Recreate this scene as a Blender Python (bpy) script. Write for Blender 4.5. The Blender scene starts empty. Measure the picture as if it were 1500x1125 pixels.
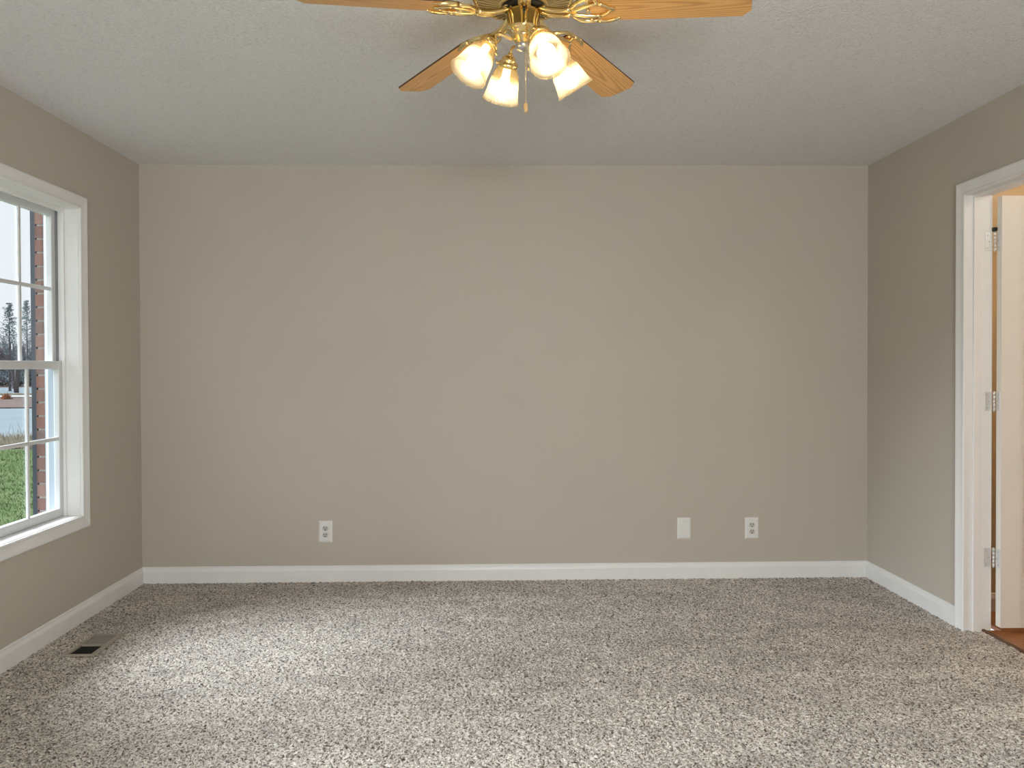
import bpy, bmesh, math, random
import numpy as np
from mathutils import Vector, Matrix, Quaternion

random.seed(7)
np.random.seed(7)
PI = math.pi
scene = bpy.context.scene
col = scene.collection

# ------------------------------------------------------------------ room measures
XL, XR, YB, YR, H = -2.027, 2.258, 4.634, -1.90, 2.44
HC = 1.2607

# ------------------------------------------------------------------ camera
cd = bpy.data.cameras.new('camera')
cd.sensor_width = 36.0
cd.lens = 1152.34 * 36.0 / 1500.0
cd.shift_x = (750 - 738.935) / 1500.0
cd.shift_y = (550.08 - 562.5) / 1500.0
cd.clip_start = 0.05
cd.clip_end = 500
cam = bpy.data.objects.new('camera', cd)
col.objects.link(cam)
yaw, pitch, roll = 0.0209, 0.0122, -0.0036
fw = Vector((math.sin(yaw) * math.cos(pitch), math.cos(yaw) * math.cos(pitch), -math.sin(pitch)))
rt = Vector((math.cos(yaw), -math.sin(yaw), 0))
up = rt.cross(fw)
r2 = rt * math.cos(roll) + up * math.sin(roll)
u2 = r2.cross(fw)
cam.matrix_world = Matrix(((r2.x, u2.x, -fw.x, 0), (r2.y, u2.y, -fw.y, 0), (r2.z, u2.z, -fw.z, HC), (0, 0, 0, 1)))
scene.camera = cam

# ------------------------------------------------------------------ view, world, daylight
scene.view_settings.view_transform = 'Standard'
scene.view_settings.look = 'None'
scene.view_settings.gamma = 1.0
scene.view_settings.use_curve_mapping = False
scene.view_settings.exposure = 0.38
scene.cycles.use_denoising = True
scene.cycles.max_bounces = 10
scene.cycles.diffuse_bounces = 6
scene.cycles.transparent_max_bounces = 16
scene.cycles.sample_clamp_indirect = 6.0

world = bpy.data.worlds.new('overcast_sky')
scene.world = world
world.use_nodes = True
wn = world.node_tree
wn.nodes.clear()
wo = wn.nodes.new('ShaderNodeOutputWorld')
wb = wn.nodes.new('ShaderNodeBackground')
wt = wn.nodes.new('ShaderNodeTexCoord')
ws = wn.nodes.new('ShaderNodeSeparateXYZ')
wr = wn.nodes.new('ShaderNodeValToRGB')
wr.color_ramp.elements[0].position = 0.0
wr.color_ramp.elements[0].color = (0.88, 0.90, 0.93, 1)
wr.color_ramp.elements[1].position = 0.8
wr.color_ramp.elements[1].color = (0.90, 0.94, 1.0, 1)
wn.links.new(wt.outputs['Generated'], ws.inputs[0])
wn.links.new(ws.outputs['Z'], wr.inputs[0])
wn.links.new(wr.outputs[0], wb.inputs[0])
wb.inputs[1].default_value = 0.90
wn.links.new(wb.outputs[0], wo.inputs[0])

# soft overcast sun coming in through the left window
sd = bpy.data.lights.new('overcast_sun', 'SUN')
sd.energy = 15.0
sd.angle = math.radians(55)
sd.color = (0.90, 0.95, 1.0)
so = bpy.data.objects.new('overcast_sun', sd)
col.objects.link(so)
so.rotation_euler = Vector((0.80, -0.12, -0.50)).to_track_quat('-Z', 'Y').to_euler()

# added area light in an assumed rear window, filling the room
RWX, RWZ, RWW, RWH = 0.35, 1.33, 0.95, 0.95
ad = bpy.data.lights.new('rear_window_fill', 'AREA')
ad.shape = 'RECTANGLE'
ad.size = RWW
ad.size_y = RWH
ad.energy = 122
ad.color = (1.0, 0.985, 0.95)
ao = bpy.data.objects.new('rear_window_fill', ad)
col.objects.link(ao)
ao.location = (RWX, YR - 0.16, RWZ)
ao.rotation_euler = Vector((0, 1, 0)).to_track_quat('-Z', 'Z').to_euler()

# ------------------------------------------------------------------ material helpers
def new_mat(name):
    m = bpy.data.materials.new(name)
    m.use_nodes = True
    nt = m.node_tree
    b = nt.nodes['Principled BSDF']
    return m, nt, b

def simple(name, c, rough=0.5, metal=0.0, spec=0.5):
    m, nt, b = new_mat(name)
    b.inputs['Base Color'].default_value = (*c, 1)
    b.inputs['Roughness'].default_value = rough
    b.inputs['Metallic'].default_value = metal
    b.inputs['Specular IOR Level'].default_value = spec
    return m

def N(nt, t, **kw):
    n = nt.nodes.new(t)
    for k, v in kw.items():
        setattr(n, k, v)
    return n

def ramp(nt, stops):
    r = nt.nodes.new('ShaderNodeValToRGB')
    e = r.color_ramp.elements
    while len(e) < len(stops):
        e.new(0.5)
    for i, (p, c) in enumerate(stops):
        e[i].position = p
        e[i].color = (*c, 1) if len(c) == 3 else c
    return r

def noise(nt, scale, detail=2.0, rough=0.5, vec=None, dist=0.0):
    n = nt.nodes.new('ShaderNodeTexNoise')
    n.inputs['Scale'].default_value = scale
    n.inputs['Detail'].default_value = detail
    n.inputs['Roughness'].default_value = rough
    n.inputs['Distortion'].default_value = dist
    if vec is not None:
        nt.links.new(vec, n.inputs['Vector'])
    return n

def bump(nt, b, height, strength, dist):
    bp = nt.nodes.new('ShaderNodeBump')
    bp.inputs['Strength'].default_value = strength
    bp.inputs['Distance'].default_value = dist
    nt.links.new(height, bp.inputs['Height'])
    nt.links.new(bp.outputs[0], b.inputs['Normal'])
    return bp

def wall_mat(name, c, smudges=False):
    m, nt, b = new_mat(name)
    tc = N(nt, 'ShaderNodeTexCoord')
    n1 = noise(nt, 1.3, 3, 0.5, tc.outputs['Object'])
    lo = tuple(v * 0.975 for v in c)
    hi = tuple(v * 1.02 for v in c)
    r = ramp(nt, [(0.3, lo), (0.7, hi)])
    nt.links.new(n1.outputs[0], r.inputs[0])
    last = r.outputs[0]
    if smudges:
        geo = N(nt, 'ShaderNodeTexCoord')
        for (sx, sz, w) in ((-0.106, 1.706, 0.011), (0.091, 1.708, 0.013), (0.115, 1.715, 0.006)):
            mp = N(nt, 'ShaderNodeMapping')
            mp.inputs['Location'].default_value = (-sx / w, 0, -sz / (w * 1.8))
            mp.inputs['Scale'].default_value = (1 / w, 0, 1 / (w * 1.8))
            nt.links.new(geo.outputs['Object'], mp.inputs[0])
            ln = N(nt, 'ShaderNodeVectorMath', operation='LENGTH')
            nt.links.new(mp.outputs[0], ln.inputs[0])
            rr = ramp(nt, [(0.4, (0.55, 0.55, 0.55)), (1.0, (0, 0, 0))])
            nt.links.new(ln.outputs['Value'], rr.inputs[0])
            mx = N(nt, 'ShaderNodeMixRGB')
            mx.inputs[2].default_value = (c[0] * 1.08, c[1] * 0.98, c[2] * 0.82, 1)
            nt.links.new(rr.outputs[0], mx.inputs[0])
            nt.links.new(last, mx.inputs[1])
            last = mx.outputs[0]
    nt.links.new(last, b.inputs['Base Color'])
    b.inputs['Roughness'].default_value = 0.48
    b.inputs['Specular IOR Level'].default_value = 0.35
    n2 = noise(nt, 160, 3, 0.6, tc.outputs['Object'])
    bump(nt, b, n2.outputs[0], 0.10, 0.002)
    return m

M_wall = wall_mat('greige_wall_paint', (0.52, 0.475, 0.415))
M_wall_back = wall_mat('greige_wall_paint_back', (0.52, 0.475, 0.415), True)
M_hall = wall_mat('tan_hall_paint', (0.62, 0.50, 0.34))

def ceiling_mat():
    m, nt, b = new_mat('stipple_ceiling_paint')
    tc = N(nt, 'ShaderNodeTexCoord')
    n1 = noise(nt, 85, 4, 0.65, tc.outputs['Object'], 0.3)
    v = N(nt, 'ShaderNodeTexVoronoi')
    v.inputs['Scale'].default_value = 120
    nt.links.new(tc.outputs['Object'], v.inputs['Vector'])
    n3 = noise(nt, 1.1, 2, 0.5, tc.outputs['Object'])
    r = ramp(nt, [(0.33, (0.74, 0.74, 0.74)), (0.43, (0.83, 0.83, 0.83)), (0.6, (0.86, 0.86, 0.86))])
    nt.links.new(n1.outputs[0], r.inputs[0])
    nt.links.new(r.outputs[0], b.inputs['Base Color'])
    b.inputs['Roughness'].default_value = 0.9
    b.inputs['Specular IOR Level'].default_value = 0.15
    ma = N(nt, 'ShaderNodeMath', operation='MULTIPLY_ADD')
    ma.inputs[1].default_value = -0.5
    nt.links.new(v.outputs['Distance'], ma.inputs[0])
    nt.links.new(n1.outputs[0], ma.inputs[2])
    bump(nt, b, ma.outputs[0], 1.0, 0.009)
    return m
M_ceil = ceiling_mat()

def carpet_mat():
    m, nt, b = new_mat('speckled_frieze_carpet')
    tc = N(nt, 'ShaderNodeTexCoord')
    nd = noise(nt, 60, 2, 0.5, tc.outputs['Object'])
    mv = N(nt, 'ShaderNodeMixRGB', blend_type='ADD')
    mv.inputs[0].default_value = 0.012
    nt.links.new(tc.outputs['Object'], mv.inputs[1])
    nt.links.new(nd.outputs['Color'], mv.inputs[2])
    n1 = noise(nt, 115, 3, 0.62, mv.outputs[0], 0.6)
    r = ramp(nt, [(0.365, (0.075, 0.058, 0.045)), (0.435, (0.33, 0.285, 0.245)), (0.495, (0.64, 0.575, 0.515)), (0.60, (0.88, 0.81, 0.745))])  # dark stops: brown fibres, with shade of the crevices mixed into the colour
    nt.links.new(n1.outputs[0], r.inputs[0])
    # vacuum and foot marks: pile lying in other directions
    mp = N(nt, 'ShaderNodeMapping')
    mp.inputs['Rotation'].default_value = (0, 0, 0.6)
    mp.inputs['Scale'].default_value = (1.0, 2.6, 1.0)
    nt.links.new(tc.outputs['Object'], mp.inputs[0])
    n2 = noise(nt, 1.7, 4, 0.55, mp.outputs[0], 0.8)
    r2_ = ramp(nt, [(0.36, (0.88, 0.88, 0.88)), (0.62, (1.05, 1.05, 1.05))])
    nt.links.new(n2.outputs[0], r2_.inputs[0])
    mx = N(nt, 'ShaderNodeMixRGB', blend_type='MULTIPLY')
    mx.inputs[0].default_value = 1.0
    nt.links.new(r.outputs[0], mx.inputs[1])
    nt.links.new(r2_.outputs[0], mx.inputs[2])
    n5 = noise(nt, 8.0, 3, 0.6, tc.outputs['Object'], 0.5)
    r5 = ramp(nt, [(0.36, (0.87, 0.87, 0.87)), (0.64, (1.06, 1.06, 1.06))])
    nt.links.new(n5.outputs[0], r5.inputs[0])
    mx5 = N(nt, 'ShaderNodeMixRGB', blend_type='MULTIPLY')
    mx5.inputs[0].default_value = 1.0
    nt.links.new(mx.outputs[0], mx5.inputs[1])
    nt.links.new(r5.outputs[0], mx5.inputs[2])
    nt.links.new(mx5.outputs[0], b.inputs['Base Color'])
    b.inputs['Roughness'].default_value = 1.0
    b.inputs['Specular IOR Level'].default_value = 0.05
    b.inputs['Sheen Weight'].default_value = 0.15
    bump(nt, b, n1.outputs[0], 1.0, 0.010)
    return m
M_carpet = carpet_mat()

def trim_mat(name='white_trim_paint', c=(0.83, 0.825, 0.82), rough=0.35):
    m, nt, b = new_mat(name)
    tc = N(nt, 'ShaderNodeTexCoord')
    n1 = noise(nt, 9, 3, 0.5, tc.outputs['Object'])
    r = ramp(nt, [(0.3, tuple(v * 0.97 for v in c)), (0.7, c)])
    nt.links.new(n1.outputs[0], r.inputs[0])
    nt.links.new(r.outputs[0], b.inputs['Base Color'])
    b.inputs['Roughness'].default_value = rough
    return m
M_trim = trim_mat()
M_vinyl = trim_mat('white_vinyl', (0.68, 0.69, 0.70), 0.3)
M_door = trim_mat('white_door_paint', (0.80, 0.775, 0.72), 0.35)
M_plate = trim_mat('white_plastic', (0.80, 0.79, 0.77), 0.25)
M_slot = simple('dark_slot', (0.03, 0.028, 0.025), 0.6)
M_recept = trim_mat('worn_receptacle_plastic', (0.55, 0.54, 0.52), 0.3)
M_black = simple('black_rubber', (0.012, 0.012, 0.012), 0.5)
M_steel = simple('satin_steel', (0.62, 0.62, 0.62), 0.3, 1.0)
M_hinge = simple('white_painted_steel', (0.72, 0.73, 0.73), 0.3, 0.3)
M_track = simple('grey_window_track', (0.22, 0.23, 0.24), 0.5)

def brass_mat():
    m, nt, b = new_mat('polished_brass')
    tc = N(nt, 'ShaderNodeTexCoord')
    n1 = noise(nt, 18, 2, 0.5, tc.outputs['Object'])
    r = ramp(nt, [(0.3, (0.83, 0.62, 0.27)), (0.7, (0.93, 0.76, 0.42))])
    nt.links.new(n1.outputs[0], r.inputs[0])
    nt.links.new(r.outputs[0], b.inputs['Base Color'])
    b.inputs['Metallic'].default_value = 1.0
    b.inputs['Roughness'].default_value = 0.17
    return m
M_brass = brass_mat()
M_brass_satin = simple('satin_brass', (0.80, 0.62, 0.30), 0.42, 0.85)

def wood_mat(name, stops, grain=(0.5, 11.0, 11.0), rough=0.35, cath=True, bumpy=True):
    m, nt, b = new_mat(name)
    tc = N(nt, 'ShaderNodeTexCoord')
    mp = N(nt, 'ShaderNodeMapping')
    mp.inputs['Scale'].default_value = grain
    nt.links.new(tc.outputs['Object'], mp.inputs[0])
    w = N(nt, 'ShaderNodeTexWave', wave_type='RINGS', rings_direction='Z')
    w.inputs['Scale'].default_value = 3.6
    w.inputs['Distortion'].default_value = 3.2
    w.inputs['Detail'].default_value = 3
    w.inputs['Detail Scale'].default_value = 1.2
    nt.links.new(mp.outputs[0], w.inputs['Vector'])
    mp2 = N(nt, 'ShaderNodeMapping')
    mp2.inputs['Scale'].default_value = (6, 220, 220)
    nt.links.new(tc.outputs['Object'], mp2.inputs[0])
    n2 = noise(nt, 1.0, 3, 0.6, mp2.outputs[0])
    ma = N(nt, 'ShaderNodeMath', operation='MULTIPLY_ADD')
    ma.inputs[1].default_value = 0.35
    nt.links.new(n2.outputs[0], ma.inputs[0])
    mb = N(nt, 'ShaderNodeMath', operation='MULTIPLY')
    mb.inputs[1].default_value = 0.34
    nt.links.new(w.outputs['Fac'], mb.inputs[0])
    nt.links.new(mb.outputs[0], ma.inputs[2])
    r = ramp(nt, stops)
    nt.links.new(ma.outputs[0], r.inputs[0])
    nt.links.new(r.outputs[0], b.inputs['Base Color'])
    b.inputs['Roughness'].default_value = rough
    return m
M_oak = wood_mat('honey_oak_blade', [(0.06, (0.46, 0.20, 0.05)), (0.26, (0.74, 0.39, 0.125)), (0.55, (0.84, 0.49, 0.175)), (0.9, (0.88, 0.55, 0.22))])
M_oak_edge = simple('dark_oak_edge', (0.10, 0.045, 0.018), 0.5)
M_hallwood = wood_mat('amber_hall_wood', [(0.1, (0.16, 0.055, 0.018)), (0.35, (0.34, 0.13, 0.04)), (0.7, (0.50, 0.23, 0.075)), (0.95, (0.60, 0.31, 0.12))], (5.0, 1.0, 5.0), 0.42)
M_fob = simple('light_wood_fob', (0.62, 0.40, 0.18), 0.4)

def glass_mat():
    m = bpy.data.materials.new('window_glass')
    m.use_nodes = True
    nt = m.node_tree
    nt.nodes.clear()
    o = N(nt, 'ShaderNodeOutputMaterial')
    t = N(nt, 'ShaderNodeBsdfTransparent')
    t.inputs[0].default_value = (0.93, 0.95, 0.955, 1)
    g = N(nt, 'ShaderNodeBsdfGlossy')
    g.inputs['Roughness'].default_value = 0.02
    f = N(nt, 'ShaderNodeLayerWeight')
    pw = N(nt, 'ShaderNodeMath', operation='POWER')
    pw.inputs[1].default_value = 5.0
    nt.links.new(f.outputs['Facing'], pw.inputs[0])
    fm = N(nt, 'ShaderNodeMath', operation='MULTIPLY_ADD')
    fm.inputs[1].default_value = 0.6
    fm.inputs[2].default_value = 0.025
    nt.links.new(pw.outputs[0], fm.inputs[0])
    x = N(nt, 'ShaderNodeMixShader')
    nt.links.new(fm.outputs[0], x.inputs[0])
    nt.links.new(t.outputs[0], x.inputs[1])
    nt.links.new(g.outputs[0], x.inputs[2])
    nt.links.new(x.outputs[0], o.inputs[0])
    return m
M_glass = glass_mat()

def shade_mat():
    m = bpy.data.materials.new('ribbed_frosted_glass')
    m.use_nodes = True
    nt = m.node_tree
    nt.nodes.clear()
    o = N(nt, 'ShaderNodeOutputMaterial')
    tl = N(nt, 'ShaderNodeBsdfTranslucent')
    tl.inputs[0].default_value = (0.95, 0.86, 0.70, 1)
    df = N(nt, 'ShaderNodeBsdfDiffuse')
    df.inputs[0].default_value = (0.80, 0.72, 0.56, 1)
    tr = N(nt, 'ShaderNodeBsdfTransparent')
    tr.inputs[0].default_value = (0.93, 0.84, 0.66, 1)
    g = N(nt, 'ShaderNodeBsdfGlossy')
    g.inputs['Roughness'].default_value = 0.12
    a = N(nt, 'ShaderNodeMixShader')
    a.inputs[0].default_value = 0.35
    nt.links.new(tl.outputs[0], a.inputs[1])
    nt.links.new(df.outputs[0], a.inputs[2])
    c = N(nt, 'ShaderNodeMixShader')
    tc = N(nt, 'ShaderNodeTexCoord')
    sx = N(nt, 'ShaderNodeSeparateXYZ')
    nt.links.new(tc.outputs['Object'], sx.inputs[0])
    zr = ramp(nt, [(0.0, (0.86, 0.86, 0.86)), (0.34, (0.80, 0.80, 0.80)), (0.52, (0.36, 0.36, 0.36)), (0.86, (0.40, 0.40, 0.40)), (0.97, (0.72, 0.72, 0.72))])
    zm = N(nt, 'ShaderNodeMath', operation='MULTIPLY')
    zm.inputs[1].default_value = 1 / 0.115
    nt.links.new(sx.outputs['Z'], zm.inputs[0])
    nt.links.new(zm.outputs[0], zr.inputs[0])
    nt.links.new(zr.outputs[0], c.inputs[0])
    cr = ramp(nt, [(0.0, (0.42, 0.33, 0.18)), (0.30, (0.50, 0.40, 0.24)), (0.50, (0.95, 0.87, 0.72)), (1.0, (0.95, 0.87, 0.72))])
    nt.links.new(zm.outputs[0], cr.inputs[0])
    nt.links.new(cr.outputs[0], tl.inputs[0])
    tr2 = ramp(nt, [(0.0, (0.62, 0.54, 0.38)), (0.34, (0.66, 0.58, 0.42)), (0.55, (0.93, 0.86, 0.70)), (1.0, (0.90, 0.82, 0.66))])
    nt.links.new(zm.outputs[0], tr2.inputs[0])
    nt.links.new(tr2.outputs[0], tr.inputs[0])
    nt.links.new(a.outputs[0], c.inputs[1])
    nt.links.new(tr.outputs[0], c.inputs[2])
    lw = N(nt, 'ShaderNodeLayerWeight')
    pw = N(nt, 'ShaderNodeMath', operation='POWER')
    pw.inputs[1].default_value = 4.0
    nt.links.new(lw.outputs['Facing'], pw.inputs[0])
    fm = N(nt, 'ShaderNodeMath', operation='MULTIPLY_ADD')
    fm.inputs[1].default_value = 0.5
    fm.inputs[2].default_value = 0.04
    nt.links.new(pw.outputs[0], fm.inputs[0])
    x = N(nt, 'ShaderNodeMixShader')
    nt.links.new(fm.outputs[0], x.inputs[0])
    nt.links.new(c.outputs[0], x.inputs[1])
    nt.links.new(g.outputs[0], x.inputs[2])
    nt.links.new(x.outputs[0], o.inputs[0])
    return m
M_shade = shade_mat()

def bulb_mat():
    m, nt, b = new_mat('lit_bulb')
    b.inputs['Base Color'].default_value = (1, 0.97, 0.9, 1)
    b.inputs['Emission Color'].default_value = (1.0, 0.90, 0.73, 1)
    b.inputs['Emission Strength'].default_value = 12.5
    return m
M_bulb = bulb_mat()

def brick_mat():
    m, nt, b = new_mat('red_brown_brick')
    g = N(nt, 'ShaderNodeNewGeometry')
    r = ramp(nt, [(0.0, (0.15, 0.075, 0.06)), (0.35, (0.23, 0.105, 0.08)), (0.6, (0.17, 0.105, 0.09)), (1.0, (0.26, 0.14, 0.11))])
    nt.links.new(g.outputs['Random Per Island'], r.inputs[0])
    tc = N(nt, 'ShaderNodeTexCoord')
    n1 = noise(nt, 90, 4, 0.6, tc.outputs['Object'])
    mx = N(nt, 'ShaderNodeMixRGB', blend_type='OVERLAY')
    mx.inputs[0].default_value = 0.4
    nt.links.new(r.outputs[0], mx.inputs[1])
    nt.links.new(n1.outputs[0], mx.inputs[2])
    nt.links.new(mx.outputs[0], b.inputs['Base Color'])
    b.inputs['Roughness'].default_value = 0.9
    bump(nt, b, n1.outputs[0], 0.6, 0.004)
    return m
M_brick = brick_mat()
M_mortar = simple('grey_mortar', (0.42, 0.39, 0.36), 0.95)
M_ext_shaded = simple('shaded_white_vinyl', (0.36, 0.41, 0.47), 0.5)  # white vinyl with its bluish outdoor shade put into the colour
M_slate = simple('dark_slate', (0.045, 0.055, 0.075), 0.5)

def ground_mat(name, stops, scale, rough=0.95, bs=0.5, bd=0.03, detail=5):
    m, nt, b = new_mat(name)
    tc = N(nt, 'ShaderNodeTexCoord')
    n1 = noise(nt, scale, detail, 0.65, tc.outputs['Object'], 0.2)
    r = ramp(nt, stops)
    nt.links.new(n1.outputs[0], r.inputs[0])
    nt.links.new(r.outputs[0], b.inputs['Base Color'])
    b.inputs['Roughness'].default_value = rough
    b.inputs['Specular IOR Level'].default_value = 0.0
    bump(nt, b, n1.outputs[0], bs, bd)
    return m
M_lawn = ground_mat('lawn_turf', [(0.3, (0.050, 0.072, 0.030)), (0.5, (0.075, 0.108, 0.045)), (0.68, (0.11, 0.13, 0.068))], 2.4)
M_litter = ground_mat('leaf_litter', [(0.3, (0.05, 0.042, 0.03)), (0.5, (0.09, 0.08, 0.058)), (0.7, (0.14, 0.13, 0.10))], 3.0)
M_road = ground_mat('pale_asphalt', [(0.3, (0.13, 0.155, 0.17)), (0.7, (0.16, 0.19, 0.205))], 0.5, 0.8, 0.1, 0.01)
M_dirt = ground_mat('brown_dirt', [(0.3, (0.085, 0.065, 0.06)), (0.7, (0.14, 0.11, 0.10))], 1.2)
M_curb = simple('pale_concrete', (0.26, 0.28, 0.29), 0.9)
M_bark = simple('grey_bark', (0.10, 0.085, 0.09), 0.95)
M_blade = ground_mat('grass_blade', [(0.3, (0.045, 0.078, 0.028)), (0.55, (0.075, 0.115, 0.045)), (0.75, (0.11, 0.13, 0.06))], 3.0)
M_dry = simple('dry_weed_stem', (0.22, 0.19, 0.13), 0.95)
M_needle = ground_mat('blue_green_needles', [(0.3, (0.09, 0.135, 0.15)), (0.7, (0.17, 0.225, 0.24))], 4.0)
M_thicket = ground_mat('bare_purple_twigs', [(0.3, (0.06, 0.05, 0.065)), (0.7, (0.13, 0.105, 0.12))], 4.0)
M_rust = simple('rusty_leaves', (0.30, 0.11, 0.05), 0.9)
M_reg = simple('beige_painted_metal', (0.42, 0.37, 0.31), 0.4, 0.2)
M_reg_slat = simple('grey_brown_louvre_metal', (0.27, 0.245, 0.22), 0.4, 0.3)
M_duct = simple('dark_duct', (0.01, 0.01, 0.01), 0.8)

# ------------------------------------------------------------------ mesh helpers
def add_box(bm, x0, x1, y0, y1, z0, z1, mi=0, mat=None):
    vs = [bm.verts.new((x, y, z)) for x in (x0, x1) for y in (y0, y1) for z in (z0, z1)]
    if mat is not None:
        for v in vs:
            v.co = mat @ v.co
    idx = [(0, 1, 3, 2), (4, 6, 7, 5), (0, 4, 5, 1), (2, 3, 7, 6), (0, 2, 6, 4), (1, 5, 7, 3)]
    fs = []
    for f in idx:
        fc = bm.faces.new([vs[i] for i in f])
        fc.material_index = mi
        fs.append(fc)
    return vs, fs

def lathe(bm, prof, seg=48, mat=None, cap0=False, cap1=False, smooth=True, flute=0, famp=0.0, mi=0):
    rings = []
    for k, (r, z) in enumerate(prof):
        ring = []
        for i in range(seg):
            a = 2 * PI * i / seg
            rr = r
            if flute:
                rr = r * (1 + famp * math.cos(flute * a))
            v = Vector((rr * math.cos(a), rr * math.sin(a), z))
            ring.append(bm.verts.new(mat @ v if mat is not None else v))
        rings.append(ring)
    for k in range(len(rings) - 1):
        for i in range(seg):
            j = (i + 1) % seg
            f = bm.faces.new((rings[k][i], rings[k][j], rings[k + 1][j], rings[k + 1][i]))
            f.smooth = smooth
            f.material_index = mi
    if cap0:
        bm.faces.new(list(reversed(rings[0])))
    if cap1:
        bm.faces.new(rings[-1])
    return rings

def tube(bm, pts, radii, seg=12, cap=True, smooth=True):
    pts = [Vector(p) for p in pts]
    if not isinstance(radii, (list, tuple)):
        radii = [radii] * len(pts)
    rings = []
    t0 = (pts[1] - pts[0]).normalized()
    ref = Vector((0, 0, 1)) if abs(t0.z) < 0.9 else Vector((1, 0, 0))
    n = t0.cross(ref).normalized()
    for i, p in enumerate(pts):
        t = (pts[min(i + 1, len(pts) - 1)] - pts[max(i - 1, 0)]).normalized()
        n = (n - t * n.dot(t)).normalized()
        b = t.cross(n)
        rings.append([bm.verts.new(p + (n * math.cos(2 * PI * k / seg) + b * math.sin(2 * PI * k / seg)) * radii[i]) for k in range(seg)])
    for i in range(len(rings) - 1):
        for k in range(seg):
            j = (k + 1) % seg
            f = bm.faces.new((rings[i][k], rings[i][j], rings[i + 1][j], rings[i + 1][k]))
            f.smooth = smooth
    if cap:
        bm.faces.new(list(reversed(rings[0])))
        bm.faces.new(rings[-1])

def bez(p0, p1, p2, p3, n=12):
    out = []
    for i in range(n + 1):
        t = i / n
        out.append(Vector(p0) * (1 - t) ** 3 + Vector(p1) * 3 * t * (1 - t) ** 2 + Vector(p2) * 3 * t * t * (1 - t) + Vector(p3) * t ** 3)
    return out

def extrude_profile(bm, prof, p0, p1, inward, upv=Vector((0, 0, 1)), trim0=0.0, trim1=0.0):
    """prof: (out, up) pairs; swept straight from p0 to p1. trim: mitre slope along 'out'."""
    p0, p1 = Vector(p0), Vector(p1)
    d = (p1 - p0).normalized()
    inward = Vector(inward)
    a = [bm.verts.new(p0 + inward * o + upv * u + d * (o * trim0)) for o, u in prof]
    b = [bm.verts.new(p1 + inward * o + upv * u - d * (o * trim1)) for o, u in prof]
    n = len(prof)
    for i in range(n):
        j = (i + 1) % n
        bm.faces.new((a[i], a[j], b[j], b[i]))
    bm.faces.new(list(reversed(a)))
    bm.faces.new(b)

def build(name, bm, mats, parent=None, loc=None, bevel=0.0, bseg=2, smooth=False):
    bmesh.ops.recalc_face_normals(bm, faces=bm.faces)
    me = bpy.data.meshes.new(name)
    bm.to_mesh(me)
    bm.free()
    if not isinstance(mats, (list, tuple)):
        mats = [mats]
    for m in mats:
        me.materials.append(m)
    if smooth:
        for p in me.polygons:
            p.use_smooth = True
    o = bpy.data.objects.new(name, me)
    col.objects.link(o)
    if parent is not None:
        o.parent = parent
    if loc is not None:
        o.location = loc
    if bevel > 0:
        md = o.modifiers.new('bevel', 'BEVEL')
        md.width = bevel
        md.segments = bseg
        md.limit_method = 'ANGLE'
        md.angle_limit = math.radians(40)
    return o

def empty(name, loc=(0, 0, 0), rz=0.0, parent=None):
    o = bpy.data.objects.new(name, None)
    col.objects.link(o)
    o.location = loc
    o.rotation_euler = (0, 0, rz)
    o.empty_display_size = 0.1
    if parent is not None:
        o.parent = parent
    return o

def tag(o, label=None, cat=None, group=None, kind=None):
    if label:
        o['label'] = label
    if cat:
        o['category'] = cat
    if group:
        o['group'] = group
    if kind:
        o['kind'] = kind
    return o

def boxes(name, lst, mat, parent=None, bevel=0.0, loc=None):
    bm = bmesh.new()
    for b in lst:
        add_box(bm, *b)
    return build(name, bm, mat, parent, loc, bevel)

# ------------------------------------------------------------------ the setting: room shell
WT = 0.122
# window opening in the left wall, door opening in the right wall
WY0, WY1, WZ0, WZ1 = 3.099, 3.949, 0.520, 2.050
DY0, DY1, DZ1 = 2.857, 3.672, 2.060

VY0, VY1 = 0.95, 2.55   # second left window, unseen, added to light the room
EXT = 0.13   # interior wall build-up of the left wall
tag(boxes('wall_left', [
    (XL - EXT, XL, YR, VY0, -0.02, H), (XL - EXT, XL, VY1, WY0, -0.02, H), (XL - EXT, XL, WY1, YB + 0.02, -0.02, H),
    (XL - EXT, XL, VY0, VY1, -0.02, WZ0), (XL - EXT, XL, VY0, VY1, WZ1, H),
    (XL - EXT, XL, WY0, WY1, -0.02, WZ0), (XL - EXT, XL, WY0, WY1, WZ1, H)], M_wall),
    'greige painted wall with the white window', 'wall', kind='structure')
tag(boxes('wall_back', [(XL - EXT, XR + WT, YB, YB + WT, -0.02, H)], M_wall_back),
    'greige painted wall facing the camera', 'wall', kind='structure')
tag(boxes('wall_right', [
    (XR, XR + WT, YR, DY0, -0.02, H), (XR, XR + WT, DY1, YB, -0.02, H), (XR, XR + WT, DY0, DY1, DZ1, H)], M_wall),
    'greige painted wall with the open doorway', 'wall', kind='structure')
rx0, rx1, rz0, rz1 = RWX - RWW / 2, RWX + RWW / 2, RWZ - RWH / 2, RWZ + RWH / 2
tag(boxes('wall_rear', [
    (XL - EXT, rx0, YR - WT, YR, -0.02, H), (rx1, XR + WT, YR - WT, YR, -0.02, H),
    (rx0, rx1, YR - WT, YR, -0.02, rz0), (rx0, rx1, YR - WT, YR, rz1, H)], M_wall),
    'greige painted wall behind the camera', 'wall', kind='structure')
tag(boxes('ceiling', [(XL - EXT, 4.1, YR - WT, YB + WT, H, H + 0.08)], M_ceil),
    'grey white stippled ceiling', 'ceiling', kind='structure')

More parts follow.
